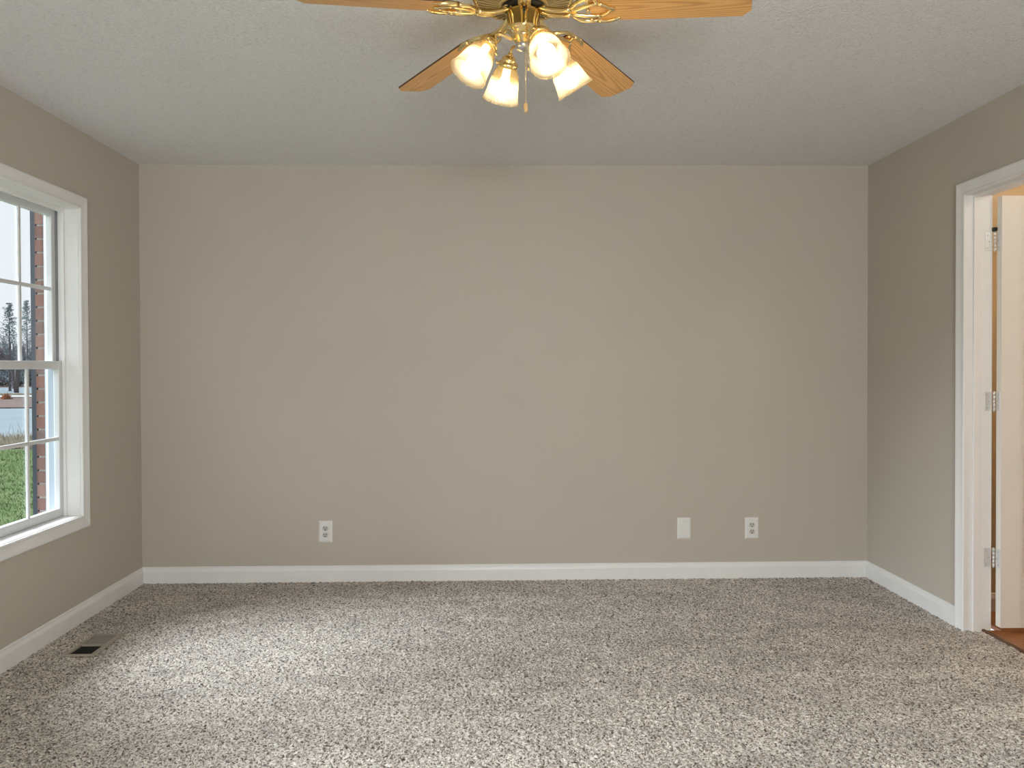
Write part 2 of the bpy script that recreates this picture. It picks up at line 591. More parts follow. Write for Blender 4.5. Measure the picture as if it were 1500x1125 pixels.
# carpet: a real tufted surface in view, flat behind the camera
def carpet():
    st = 0.0052
    x0, x1, y0, y1 = XL, 2.335, 2.25, YB
    nx = int((x1 - x0) / st) + 1
    ny = int((y1 - y0) / st) + 1
    gx = np.linspace(x0, x1, nx)
    gy = np.linspace(y0, y1, ny)
    X, Y = np.meshgrid(gx, gy, indexing='ij')
    z = np.random.rand(nx, ny)
    s = (z + np.roll(z, 1, 0) + np.roll(z, 1, 1) + np.roll(z, (1, 1), (0, 1))) / 4
    z = 0.55 * (s - 0.5) * 2 + 0.45 * (z - 0.5)
    Z = -0.004 + 0.0085 * z
    jit = 0.0014
    X = X + (np.random.rand(nx, ny) - 0.5) * 2 * jit
    Y = Y + (np.random.rand(nx, ny) - 0.5) * 2 * jit
    X[0, :] = x0
    Y[:, 0] = y0
    Y[:, -1] = y1
    Z[:, 0] = 0
    co = np.stack([X, Y, Z], -1).reshape(-1, 3)
    i, j = np.meshgrid(np.arange(nx - 1), np.arange(ny - 1), indexing='ij')
    a = i * ny + j
    q = np.stack([a, a + ny, a + ny + 1, a + 1], -1).reshape(-1, 4)
    cx = X[:-1, :-1].ravel()
    cy = Y[:-1, :-1].ravel()
    keep = ~((cx > -1.852) & (cx < -1.738) & (cy > 3.472) & (cy < 3.722))      # hole of the floor register
    keep &= ~((cx > XR + 0.004) & ((cy < DY0 - 0.01) | (cy > DY1 + 0.005)))
    q = q[keep]
    # flat remainder behind
    base = len(co)
    extra = np.array([[XL, YR, 0], [XR, YR, 0], [XR, y0, 0], [XL, y0, 0]], float)
    co = np.concatenate([co, extra])
    q = np.concatenate([q, np.array([[base, base + 1, base + 2, base + 3]])])
    me = bpy.data.meshes.new('floor')
    me.vertices.add(len(co))
    me.vertices.foreach_set('co', co.ravel())
    me.loops.add(len(q) * 4)
    me.loops.foreach_set('vertex_index', q.ravel().astype(np.int32))
    me.polygons.add(len(q))
    me.polygons.foreach_set('loop_start', np.arange(len(q), dtype=np.int32) * 4)
    me.polygons.foreach_set('use_smooth', np.ones(len(q), dtype=bool))
    me.update(calc_edges=True)
    me.validate()
    me.materials.append(M_carpet)
    o = bpy.data.objects.new('floor', me)
    col.objects.link(o)
    tag(o, 'speckled beige and brown frieze carpet', 'carpet', kind='structure')
carpet()

# baseboards
BP = [(0, -0.012), (0.013, -0.012), (0.013, 0.062), (0.0115, 0.068), (0.009, 0.074), (0.0065, 0.079), (0.006, 0.088), (0.003, 0.091), (0, 0.091)]
def baseboard(name, segs, label):
    bm = bmesh.new()
    for p0, p1, inw in segs:
        extrude_profile(bm, BP, p0, p1, inw)
    tag(build(name, bm, M_trim), label, 'baseboard', kind='structure')
baseboard('baseboard_back', [((XL, YB, 0), (XR, YB, 0), (0, -1, 0))], 'white baseboard along the back wall')
baseboard('baseboard_left', [((XL, YR, 0), (XL, YB, 0), (1, 0, 0))], 'white baseboard below the window')
baseboard('baseboard_right', [((XR, YR, 0), (XR, DY0 - 0.062, 0), (-1, 0, 0)), ((XR, DY1 + 0.061, 0), (XR, YB, 0), (-1, 0, 0))], 'white baseboard beside the doorway')

# ------------------------------------------------------------------ casing profile frame (picture-framed)
CP = [(0.0, 0.0), (0.0, 0.011), (0.004, 0.0145), (0.010, 0.0145), (0.014, 0.0120), (0.030, 0.0140), (0.048, 0.0175), (0.056, 0.0185), (0.061, 0.0165), (0.064, 0.012), (0.064, 0.0)]
def casing(name, plane_x, sgn, y0, y1, z0, z1, parent, mat, bottom=True):
    """casing around opening; profile = (distance from opening, projection); sgn = direction into the room"""
    bm = bmesh.new()
    loops = []
    corners = [(y0, z0, -1, -1), (y0, z1, -1, 1), (y1, z1, 1, 1), (y1, z0, 1, -1)]
    for (y, z, dy, dz) in corners:
        ring = []
        for d, pr in CP:
            zz = z + dz * d if (bottom or dz > 0) else z
            ring.append(bm.verts.new((plane_x + sgn * pr, y + dy * d, zz)))
        loops.append(ring)
    pairs = [(0, 1), (1, 2), (2, 3)] + ([(3, 0)] if bottom else [])
    n = len(CP)
    for a, b in pairs:
        for i in range(n - 1):
            bm.faces.new((loops[a][i], loops[a][i + 1], loops[b][i + 1], loops[b][i]))
    return build(name, bm, mat, parent)

# ------------------------------------------------------------------ window 1 (left wall): double hung, white
def double_hung(name, label, M, w, z0, z1, cols_, real=True):
    """built in local frame: u along wall 0..w, v outward depth, z up. M maps (u, v, z) to the world."""
    root = empty(name)
    tag(root, label, 'window', kind='structure')
    def bx(nm, lst, mat, par=root, bev=0.0015):
        bm = bmesh.new()
        for b in lst:
            add_box(bm, *b, 0, M)
        return build(nm, bm, mat, par, bevel=bev)
    mid = 1.272
    # extension jambs (lining) and sloping stool
    bx('window_jamb', [(0.0, 0.006, -0.001, 0.165, z0, z1), (w - 0.006, w, -0.001, 0.165, z0, z1),
                       (0.006, w - 0.006, -0.001, 0.165, z1 - 0.006, z1)], M_trim)
    bx('window_sill', [(0.006, w - 0.006, -0.001, 0.165, z0 - 0.004, z0 + 0.006)], M_trim)
    # inner stops and vinyl tracks
    bx('window_stop', [(0.006, 0.018, 0.064, 0.0775, z0 + 0.006, z1 - 0.006), (w - 0.018, w - 0.006, 0.064, 0.0775, z0 + 0.006, z1 - 0.006),
                       (0.018, w - 0.018, 0.064, 0.0775, z1 - 0.026, z1 - 0.006)], M_trim)
    bx('window_track', [(0.006, 0.012, 0.098, 0.1075, mid, z1 - 0.006), (w - 0.012, w - 0.006, 0.098, 0.1075, mid, z1 - 0.006)], M_track, bev=0)
    bx('window_frame', [(0.006, 0.012, 0.142, 0.150, z0 + 0.006, z1 - 0.006), (w - 0.012, w - 0.006, 0.142, 0.150, z0 + 0.006, z1 - 0.006),
                        (0.006, 0.014, 0.107, 0.142, z0 + 0.006, mid - 0.02), (w - 0.014, w - 0.006, 0.107, 0.142, z0 + 0.006, mid - 0.02)], M_ext_shaded)
    st = 0.044
    for nm, va, vb, za, zb, top, bot in (('lower_sash', 0.078, 0.106, z0 + 0.007, mid + 0.020, 0.038, 0.042), ('upper_sash', 0.108, 0.138, mid - 0.019, z1 - 0.008, 0.040, 0.036)):
        u0, u1 = 0.008, w - 0.008
        sash = bx(nm, [(u0, u0 + st - 0.008, va, vb, za, zb), (u1 - st + 0.008, u1, va, vb, za, zb),
                       (u0 + st - 0.008, u1 - st + 0.008, va, vb, za, za + bot), (u0 + st - 0.008, u1 - st + 0.008, va, vb, zb - top, zb)], M_vinyl, bev=0.003)
        g0, g1, h0, h1 = u0 + st - 0.008, u1 - st + 0.008, za + bot, zb - top
        vm = va + 0.009
        ms = []
        for k in range(1, cols_):
            c = g0 + (g1 - g0) * k / cols_
            ms.append((c - 0.009, c + 0.009, vm - 0.006, vm + 0.006, h0, h1))
        hm = (h0 + h1) / 2
        ms.append((g0, g1, vm - 0.0065, vm + 0.006, hm - 0.009, hm + 0.009))
        bx('muntin', ms, M_vinyl, sash, 0.003)
        bx('glass_pane', [(g0 - 0.004, g1 + 0.004, vm + 0.006, vm + 0.009, h0 - 0.004, h1 + 0.004)], M_glass, sash, 0)
    return root

Mw = Matrix(((0, -1, 0, XL), (1, 0, 0, WY0), (0, 0, 1, 0), (0, 0, 0, 1)))
win1 = double_hung('window_1', 'white double hung window with muntins in the left wall', Mw, WY1 - WY0, WZ0, WZ1, 3)
casing('window_casing', XL, 1, WY0 + 0.003, WY1 - 0.003, WZ0 + 0.003, WZ1 - 0.003, win1, M_trim)

# window 3: unseen, added in the left wall to let in more light
Mv = Matrix(((0, -1, 0, XL), (1, 0, 0, VY0), (0, 0, 1, 0), (0, 0, 0, 1)))
win3 = double_hung('added_window_left', 'wide white window added unseen in the left wall beside the camera', Mv, VY1 - VY0, WZ0, WZ1, 4)
casing('window_casing', XL, 1, VY0 + 0.003, VY1 - 0.003, WZ0 + 0.003, WZ1 - 0.003, win3, M_trim)

# window 2: unseen, added in the rear wall around the fill light
win2 = empty('added_window_rear')
tag(win2, 'unseen white window added behind the camera', 'window', kind='structure')
boxes('window_frame', [(rx0, rx0 + 0.05, YR - 0.1, YR - 0.04, rz0, rz1), (rx1 - 0.05, rx1, YR - 0.1, YR - 0.04, rz0, rz1),
                       (rx0 + 0.05, rx1 - 0.05, YR - 0.1, YR - 0.04, rz0, rz0 + 0.05), (rx0 + 0.05, rx1 - 0.05, YR - 0.1, YR - 0.04, rz1 - 0.05, rz1)], M_trim, win2, 0.003)
boxes('glass_pane', [(rx0 + 0.04, rx1 - 0.04, YR - 0.075, YR - 0.071, rz0 + 0.04, rz1 - 0.04)], M_glass, win2)
boxes('window_casing', [(rx0 - 0.065, rx0, YR, YR + 0.016, rz0 - 0.065, rz1 + 0.065), (rx1, rx1 + 0.065, YR, YR + 0.016, rz0 - 0.065, rz1 + 0.065),
                        (rx0, rx1, YR, YR + 0.016, rz0 - 0.065, rz0), (rx0, rx1, YR, YR + 0.016, rz1, rz1 + 0.065)], M_trim, win2, 0.003)

# ------------------------------------------------------------------ doorway 1 (right wall)
trim1 = empty('trim_1')
tag(trim1, 'white casing and jamb of the doorway', 'door frame', kind='structure')
casing('door_casing', XR, -1, DY0 + 0.006, DY1 - 0.005, -0.012, DZ1 - 0.004, trim1, M_trim, bottom=False)
J = 0.003
boxes('door_jamb', [(XR - 0.001, XR + WT + 0.001, DY1 - J, DY1 + 0.001, -0.015, DZ1), (XR - 0.001, XR + WT + 0.001, DY0 - 0.001, DY0 + J, -0.015, DZ1),
                    (XR - 0.001, XR + WT + 0.001, DY0 + J, DY1 - J, DZ1 - J, DZ1 + 0.001)], M_trim, trim1)
boxes('door_stop', [(XR + 0.030, XR + 0.066, DY1 - J - 0.011, DY1 - J, -0.012, DZ1 - J), (XR + 0.030, XR + 0.066, DY0 + J, DY0 + J + 0.011, -0.012, DZ1 - J),
                    (XR + 0.030, XR + 0.066, DY0 + J + 0.011, DY1 - J - 0.011, DZ1 - J - 0.011, DZ1 - J)], M_trim, trim1, 0.0015)

# door leaf, opened 90 degrees into the hall
LX0, LX1, LYF, LYB, LZ0, LZ1 = 2.3955, 3.152, 3.622, 3.657, 0.024, 2.045
door = empty('door_1', (LX0, LYB, LZ0))
tag(door, 'white panelled door standing open into the hall', 'door', kind='structure')
def door_leaf():
    bm = bmesh.new()
    W, T, HH = LX1 - LX0, LYB - LYF, LZ1 - LZ0
    us = [0, 0.105, 0.335, 0.425, 0.655, W]
    zs = [0, 0.228, 0.815, 0.985, 1.575, 1.70, 1.90, HH]
    for (yy, ny) in ((-T, -1), (0.0, 1)):
        for i in range(5):
            for j in range(7):
                u0, u1, z0, z1 = us[i], us[i + 1], zs[j], zs[j + 1]
                if i in (1, 3) and j in (1, 3, 5):
                    prev = [(u0, z0), (u1, z0), (u1, z1), (u0, z1)]
                    pv = [bm.verts.new((a, yy, b)) for a, b in prev]
                    for ins, dep in ((0.008, 0.006), (0.022, 0.0075), (0.040, 0.002)):
                        nv = [bm.verts.new((a, yy - ny * dep, b)) for a, b in ((u0 + ins, z0 + ins), (u1 - ins, z0 + ins), (u1 - ins, z1 - ins), (u0 + ins, z1 - ins))]
                        for k in range(4):
                            l = (k + 1) % 4
                            bm.faces.new((pv[k], pv[l], nv[l], nv[k]))
                        pv = nv
                    bm.faces.new(pv)
                else:
                    bm.faces.new([bm.verts.new(c) for c in ((u0, yy, z0), (u1, yy, z0), (u1, yy, z1), (u0, yy, z1))])
    for q in (((0, -T, 0), (0, 0, 0), (0, 0, HH), (0, -T, HH)), ((W, -T, 0), (W, 0, 0), (W, 0, HH), (W, -T, HH)),
              ((0, -T, 0), (W, -T, 0), (W, 0, 0), (0, 0, 0)), ((0, -T, HH), (W, -T, HH), (W, 0, HH), (0, 0, HH))):
        bm.faces.new([bm.verts.new(c) for c in q])
    bmesh.ops.remove_doubles(bm, verts=bm.verts, dist=0.0002)
    return build('door_panel', bm, M_door, door, bevel=0.003)
door_leaf()
# hinges
hx, hy = 2.3872, 3.6615          # knuckle line, just off the jamb corner
for k, zc in enumerate((0.346, 1.085, 1.838)):
    bm = bmesh.new()
    add_box(bm, XR + 0.088, XR + WT - 0.003, DY1 - J - 0.0025, DY1 - J, zc - 0.045, zc + 0.045)
    add_box(bm, LX0 - 0.0022, LX0, LYF + 0.006, LYB - 0.001, zc - 0.045, zc + 0.045)
    hg = build('hinge', bm, M_hinge, door, bevel=0.001)
    hg.matrix_parent_inverse = Matrix.Translation((-LX0, -LYB, -LZ0))
    bm = bmesh.new()
    for s in range(5):
        a = zc - 0.045 + s * 0.018
        lathe(bm, [(0.0052, a + 0.0008), (0.0052, a + 0.0172)], 14, Matrix.Translation((hx, hy, 0)), True, True)
    lathe(bm, [(0.0030, zc - 0.048), (0.0030, zc + 0.048)], 10, Matrix.Translation((hx, hy, 0)), True, True)
    build('hinge_knuckle', bm, M_hinge, hg)
    for dx, dz in ((0.010, 0.030), (0.019, 0.0), (0.010, -0.030)):
        bm = bmesh.new()
        mt = Matrix.Translation((XR + 0.088 + dx, DY1 - J - 0.0026, zc + dz)) @ Matrix.Rotation(PI / 2, 4, 'X')
        lathe(bm, [(0.0001, 0.001), (0.0034, 0.0006), (0.0036, 0)], 12, mt)
        build('screw', bm, M_steel, hg)
        bm = bmesh.new()
        mt = Matrix.Translation((LX0 - 0.0023, LYF + 0.006 + dx, zc + dz)) @ Matrix.Rotation(-PI / 2, 4, 'Y')
        lathe(bm, [(0.0001, 0.001), (0.0034, 0.0006), (0.0036, 0)], 12, mt)
        build('screw', bm, M_steel, hg)
    if k == 2:
        bm = bmesh.new()
        add_box(bm, hx - 0.009, hx + 0.009, hy - 0.009, hy + 0.009, zc + 0.0485, zc + 0.066)
        tag(build('hinge_pin_stop', bm, M_black, hg, bevel=0.002), 'black rubber stop on the top hinge')

# hall beyond
tag(boxes('wall_hall_back', [(XR + WT, 4.1, 3.96, 4.06, -0.02, H)], M_hall), 'tan hall wall behind the open door', 'wall', kind='structure')
tag(boxes('wall_hall_side', [(4.0, 4.1, 0.9, 3.96, -0.02, H)], M_hall), 'tan hall wall across from the doorway', 'wall', kind='structure')
tag(boxes('wall_hall_front', [(XR + WT, 4.1, 0.8, 0.9, -0.02, H)], M_hall), 'tan hall wall at its near end', 'wall', kind='structure')
bm = bmesh.new()
extrude_profile(bm, BP, (XR + WT, 3.96, 0), (4.0, 3.96, 0), (0, -1, 0))
extrude_profile(bm, BP, (4.0, 0.9, 0), (4.0, 3.96, 0), (-1, 0, 0))
tag(build('baseboard_hall', bm, M_trim), 'white baseboard in the hall', 'baseboard', kind='structure')
bm = bmesh.new()
yy = 0.9
k = 0
x = 2.350
while x < 4.0:
    x2 = min(x + 0.083, 4.0)
    add_box(bm, x + 0.0006, x2 - 0.0006, 0.9 if x > 2.385 else DY0 + 0.004, 3.96 if x > 2.385 else DY1 - 0.004, -0.02, -0.002 + 0.0005 * (k % 2))
    x = x2
    k += 1
tag(build('floor_hall', bm, M_hallwood), 'amber hardwood floor of the hall', 'floor', kind='structure')
bm = bmesh.new()
extrude_profile(bm, [(0, -0.01), (0, 0.002), (0.004, 0.005), (0.013, 0.005), (0.018, -0.001), (0.018, -0.01)], (2.336, DY0 + 0.004, 0), (2.336, DY1 - 0.004, 0), (1, 0, 0))
tag(build('trim_2', bm, M_oak_edge), 'dark wooden threshold strip between carpet and hall floor', 'threshold', kind='structure')
hl = bpy.data.lights.new('hall_fill_light', 'POINT')  # added lamp without a fixture, brightens the hall and door
hl.energy = 8.5
hl.color = (1.0, 0.90, 0.76)
hl.shadow_soft_size = 0.12
ho = bpy.data.objects.new('hall_fill_light', hl)
col.objects.link(ho)
ho.location = (3.1, 2.3, 2.30)
ho2 = bpy.data.objects.new('hall_fill_light', hl.copy())  # second added lamp, lights the gap behind the open door
ho2.data.energy = 22
ho2.data.color = (1.0, 0.84, 0.62)
col.objects.link(ho2)
ho2.location = (3.75, 3.78, 1.9)

# ------------------------------------------------------------------ wall plates
def plate_base(root, w=0.081, h=0.127):
    bm = bmesh.new()
    prof = [(0.0, 0.0), (0.0035, 0.0032), (0.0075, 0.0052), (0.010, 0.0056)]
    prev = None
    for ins, pr in prof:
        ring = [bm.verts.new((sx * (w / 2 - ins), -pr, sz * (h / 2 - ins))) for sx, sz in ((-1, -1), (1, -1), (1, 1), (-1, 1))]
        if prev:
            for k in range(4):
                l = (k + 1) % 4
                bm.faces.new((prev[k], prev[l], ring[l], ring[k]))
        prev = ring
    bm.faces.new(prev)
    return build('wall_plate', bm, M_plate, root)

def screw_at(root, z):
    bm = bmesh.new()
    lathe(bm, [(0.0001, 0.0018), (0.0028, 0.0012), (0.0033, 0)], 16, Matrix.Translation((0, -0.0056, z)) @ Matrix.Rotation(PI / 2, 4, 'X'))
    add_box(bm, -0.0026, 0.0026, -0.0077, -0.0070, z - 0.0004, z + 0.0004)
    return build('screw', bm, M_steel, root)

def outlet(xc, zc, label):
    root = empty('wall_outlet', (xc, YB, zc))
    tag(root, label, 'outlet', 'duplex outlets low on the back wall')
    plate_base(root)
    for s in (1, -1):
        zz = s * 0.0195
        bm = bmesh.new()
        ring = []
        for i in range(32):
            a = 2 * PI * i / 32
            ring.append((0.0172 * math.cos(a), max(-0.0142, min(0.0142, 0.0172 * math.sin(a)))))
        a0 = [bm.verts.new((u, -0.005, zz + v)) for u, v in ring]
        a1 = [bm.verts.new((u * 0.96, -0.0078, zz + v * 0.96)) for u, v in ring]
        for i in range(32):
            j = (i + 1) % 32
            bm.faces.new((a0[i], a0[j], a1[j], a1[i]))
        bm.faces.new(a1)
        rc = build('receptacle', bm, M_recept, root)
        bm = bmesh.new()
        add_box(bm, -0.0082, -0.0052, -0.0082, -0.0075, zz - 0.0015, zz + 0.0085)
        add_box(bm, 0.0052, 0.0082, -0.0082, -0.0075, zz - 0.0005, zz + 0.0080)
        lathe(bm, [(0.0036, 0), (0.0036, 0.0007)], 16, Matrix.Translation((0, -0.0075, zz - 0.0080)) @ Matrix.Rotation(PI / 2, 4, 'X'), False, True)
        build('slot', bm, M_slot, rc)
    screw_at(root, 0.0)
    return root
outlet(-0.9585, 0.291, 'white duplex outlet low on the back wall, nearest the window')
outlet(1.564, 0.292, 'white duplex outlet low on the back wall, nearest the doorway')
bl = empty('blank_cover_plate', (1.1595, YB, 0.294))
tag(bl, 'blank white cover plate low on the back wall without any sockets', 'wall plate')
plate_base(bl)
screw_at(bl, 0.042)
screw_at(bl, -0.042)

# ------------------------------------------------------------------ floor register
reg = empty('floor_register', (-1.795, 3.597, 0))
tag(reg, 'beige metal floor register set in the carpet below the window', 'floor vent')
bm = bmesh.new()
X0, X1, Y0, Y1 = -0.074, 0.074, -0.146, 0.146
xi0, xi1, yi0, yi1 = -0.052, 0.050, -0.124, 0.121
def quad_ring(bm, o, i_, zo, zi):
    a = [bm.verts.new((x, y, zo)) for x, y in ((o[0], o[2]), (o[1], o[2]), (o[1], o[3]), (o[0], o[3]))]
    b = [bm.verts.new((x, y, zi)) for x, y in ((i_[0], i_[2]), (i_[1], i_[2]), (i_[1], i_[3]), (i_[0], i_[3]))]
    for k in range(4):
        l = (k + 1) % 4
        bm.faces.new((a[k], a[l], b[l], b[k]))
quad_ring(bm, (X0, X1, Y0, Y1), (X0 + 0.008, X1 - 0.008, Y0 + 0.008, Y1 - 0.008), 0.001, 0.0045)
quad_ring(bm, (X0 + 0.008, X1 - 0.008, Y0 + 0.008, Y1 - 0.008), (xi0, xi1, yi0, yi1), 0.0045, 0.0045)
quad_ring(bm, (xi0, xi1, yi0, yi1), (xi0, xi1, yi0, yi1), 0.0045, -0.012)
add_box(bm, xi0, xi1, -0.0075, -0.001, -0.010, 0.0045)
build('register_frame', bm, M_reg, reg)
for nm, ya, yb, tilt in (('louvre', yi0, -0.008, 1), ('louvre', -0.001, yi1, -1)):
    bm = bmesh.new()
    n = 7
    for i in range(n):
        yc = ya + (yb - ya) * (i + 0.5) / n
        if tilt > 0:
            mt = Matrix.Translation((0, yc, -0.006)) @ Matrix.Rotation(math.radians(72), 4, 'X')
        else:
            mt = Matrix.Translation((0, yc, -0.004)) @ Matrix.Rotation(math.radians(28), 4, 'X')
        hw = 0.0045 if tilt > 0 else 0.0095
        add_box(bm, xi0, xi1, -hw, hw, -0.0005, 0.0005, 0, mt)
    lo = build(nm, bm, M_duct if tilt > 0 else M_reg_slat, reg)  # near slats coloured duct black: shade of the open bay put into colour
    tag(lo, 'open louvres with the duct shade in their colour' if tilt > 0 else 'grey closed looking louvres')
boxes('duct', [(xi0 - 0.003, xi1 + 0.003, yi0 - 0.003, yi1 + 0.003, -0.10, -0.095), (xi0 - 0.003, xi0, yi0, yi1, -0.095, -0.012), (xi1, xi1 + 0.003, yi0, yi1, -0.095, -0.012),
               (xi0, xi1, yi0 - 0.003, yi0, -0.095, -0.012), (xi0, xi1, yi1, yi1 + 0.003, -0.095, -0.012)], M_duct, reg)

# ------------------------------------------------------------------ ceiling fan
FX, FY = 0.1112, 2.3994
fan = empty('ceiling_fan', (FX, FY, H))
tag(fan, 'brass ceiling fan with oak blades and four lit glass shades', 'ceiling fan')
def rel(z):
    return z - H
# motor housing: dish against the ceiling with a rolled rim
bm = bmesh.new()
lathe(bm, [(0.120, 0.0), (0.124, -0.012), (0.138, -0.022), (0.150, -0.034), (0.156, -0.050), (0.157, -0.062), (0.153, -0.070), (0.146, -0.073), (0.142, -0.070)], 72)
housing = build('motor_housing', bm, M_brass, fan)
# underside vent ring: radial fins over a dark pan
bm = bmesh.new()
lathe(bm, [(0.150, -0.060), (0.100, -0.066), (0.060, -0.070), (0.02, -0.070)], 64)
build('motor_pan', bm, simple('dark_bronze_pan', (0.035, 0.022, 0.01), 0.6, 0.3), housing)
bm = bmesh.new()
for i in range(48):
    mt = Matrix.Rotation(2 * PI * i / 48, 4, 'Z')
    vs = [bm.verts.new(mt @ Vector(c)) for c in ((0.070, -0.0013, -0.088), (0.070, 0.0013, -0.088), (0.144, 0.0029, -0.074), (0.144, -0.0029, -0.074),
                                               (0.070, -0.0016, -0.072), (0.070, 0.0016, -0.072), (0.144, 0.0030, -0.064), (0.144, -0.0030, -0.064))]
    for f in ((0, 1, 2, 3), (4, 7, 6, 5), (0, 4, 5, 1), (1, 5, 6, 2), (2, 6, 7, 3), (3, 7, 4, 0)):
        bm.faces.new([vs[j] for j in f])
lathe(bm, [(0.074, -0.072), (0.074, -0.090), (0.067, -0.092), (0.064, -0.088), (0.064, -0.072)], 64)
build('vent_fins', bm, M_brass_satin, housing)
bm = bmesh.new()
lathe(bm, [(0.0645, -0.071), (0.0645, -0.092), (0.058, -0.099), (0.030, -0.101), (0.001, -0.101)], 48)
build('flywheel', bm, simple('black_motor_rotor', (0.008, 0.007, 0.006), 0.35), fan)
# switch housing
bm = bmesh.new()
lathe(bm, [(0.034, rel(2.340)), (0.0485, rel(2.338)), (0.0500, rel(2.333)), (0.0500, rel(2.286)), (0.0515, rel(2.283)), (0.0515, rel(2.277)), (0.046, rel(2.272)), (0.038, rel(2.268)), (0.036, rel(2.262)), (0.001, rel(2.262))], 56)
sw = build('switch_housing', bm, M_brass, fan)
for i in range(4):
    bm = bmesh.new()
    a = 2 * PI * i / 4 + 0.1
    mt = Matrix.Translation((0.0503 * math.cos(a - PI / 2), 0.0503 * math.sin(a - PI / 2), rel(2.288))) @ Matrix.Rotation(a, 4, 'Z') @ Matrix.Rotation(PI / 2, 4, 'X')
    lathe(bm, [(0.0001, 0.003), (0.0035, 0.002), (0.004, 0)], 12, mt)
    build('screw', bm, M_brass, sw)
boxes('reverse_switch', [(-0.0035, 0.0035, -0.0535, -0.0495, rel(2.312), rel(2.330))], M_black, sw, 0.001)
# light kit fitter: tapered brass bowl with steel cap
bm = bmesh.new()
lathe(bm, [(0.034, rel(2.266)), (0.037, rel(2.260)), (0.034, rel(2.254)), (0.028, rel(2.247)), (0.023, rel(2.238)), (0.021, rel(2.233)), (0.001, rel(2.233))], 40)
fit = build('light_fitter', bm, M_brass, fan)
bm = bmesh.new()
lathe(bm, [(0.024, rel(2.236)), (0.0255, rel(2.230)), (0.022, rel(2.223)), (0.013, rel(2.218)), (0.006, rel(2.215)), (0.001, rel(2.214))], 32)
tag(build('finial_cap', bm, M_steel, fit), 'silver cap under the brass fitter')

# blades and blade irons
def blade_bm():
    bm = bmesh.new()
    R0, R1 = 0.205, 0.665
    out = []
    # outline in (u, v)
    out += [(R0, -0.038), (R0 + 0.014, -0.050), (R0 + 0.05, -0.0585)]
    out += [(0.45, -0.064), (R1 - 0.024, -0.068), (R1, -0.042)]
    out += [(R1, 0.042), (R1 - 0.024, 0.068), (0.45, 0.064), (R0 + 0.05, 0.0585), (R0 + 0.014, 0.050), (R0, 0.038)]
    T = 0.006
    top = [bm.verts.new((u, v, T / 2)) for u, v in out]
    bot = [bm.verts.new((u, v, -T / 2)) for u, v in out]
    bm.faces.new(top)
    bm.faces.new(list(reversed(bot)))
    n = len(out)
    for i in range(n):
        j = (i + 1) % n
        f = bm.faces.new((bot[i], bot[j], top[j], top[i]))
        f.material_index = 1
    return bm

def flat_shape(bm, pts, w, z0, th, closed=False):
    """raised rib following pts (u, v); w half width"""
    P = [Vector((a, b, z0)) for a, b in pts]
    tube(bm, P, [w] * len(P), 8)

def iron_bm():
    bm = bmesh.new()
    # arm from flywheel, dipping, then the ornate open foliate plate under the blade
    for s in (-1, 1):
        tube(bm, bez((0.050, s * 0.010, 0.006), (0.085, s * 0.016, -0.010), (0.115, s * 0.010, -0.016), (0.150, s * 0.012, -0.010), 10), [0.0080] * 11, 10)
        # scrolled outline
        tube(bm, bez((0.150, s * 0.012, -0.010), (0.165, s * 0.045, -0.010), (0.190, s * 0.055, -0.008), (0.222, s * 0.052, -0.0055), 10), [0.0062] * 11, 8)
        tube(bm, bez((0.222, s * 0.052, -0.0055), (0.262, s * 0.064, -0.0055), (0.275, s * 0.044, -0.0055), (0.292, s * 0.046, -0.0050), 10), [0.0068] * 8 + [0.004, 0.003, 0.0015], 8)
        tube(bm, bez((0.150, s * 0.010, -0.011), (0.180, s * 0.014, -0.012), (0.205, s * 0.030, -0.009), (0.234, s * 0.028, -0.0065), 8), [0.0058] * 9, 8)
        tube(bm, bez((0.234, s * 0.028, -0.0065), (0.262, s * 0.018, -0.007), (0.255, s * 0.006, -0.007), (0.280, s * 0.0, -0.006), 8), [0.0058] * 9, 8)
        tube(bm, bez((0.222, s * 0.052, -0.006), (0.228, s * 0.042, -0.006), (0.228, s * 0.035, -0.006), (0.234, s * 0.028, -0.0065), 5), [0.0055] * 6, 8)
    add_box(bm, 0.036, 0.064, -0.014, 0.014, 0.004, 0.012)
    add_box(bm, 0.145, 0.165, -0.014, 0.014, -0.013, -0.007)
    for (a, b) in ((0.200, 0.0), (0.205, 0.043), (0.205, -0.043)):
        lathe(bm, [(0.0001, -0.0135), (0.005, -0.0125), (0.0062, -0.009), (0.0062, -0.003)], 12, Matrix.Translation((a, b, 0)))
    # thin web plate under the blade root
    pts = [(0.150, -0.013), (0.172, -0.040), (0.200, -0.050), (0.216, -0.046), (0.216, 0.046), (0.200, 0.050), (0.172, 0.040), (0.150, 0.013)]
    return bm

blade_mesh = None
for k in range(5):
    ang = math.radians(36 + 72 * k) - 0.0051           # clockwise from straight ahead
    dz = math.atan(0.0819)
    # local u axis points outward, v to the left; right-hand side is the higher one
    Rm = Matrix.Rotation(PI / 2 - ang, 4, 'Z') @ Matrix.Rotation(dz, 4, 'Y') @ Matrix.Rotation(-0.1936, 4, 'X')
    M4 = Matrix.Translation((0, 0, rel(2.3365))) @ Rm
    if k == 0:
        b0 = build('fan_blade', blade_bm(), [M_oak, M_oak_edge], fan)
        i0 = build('blade_iron', iron_bm(), M_brass, fan)
        b0.matrix_local = M4
        i0.matrix_local = M4
    else:
        for src in (b0, i0):
            c = src.copy()
            col.objects.link(c)
            c.parent = fan
            c.matrix_local = M4

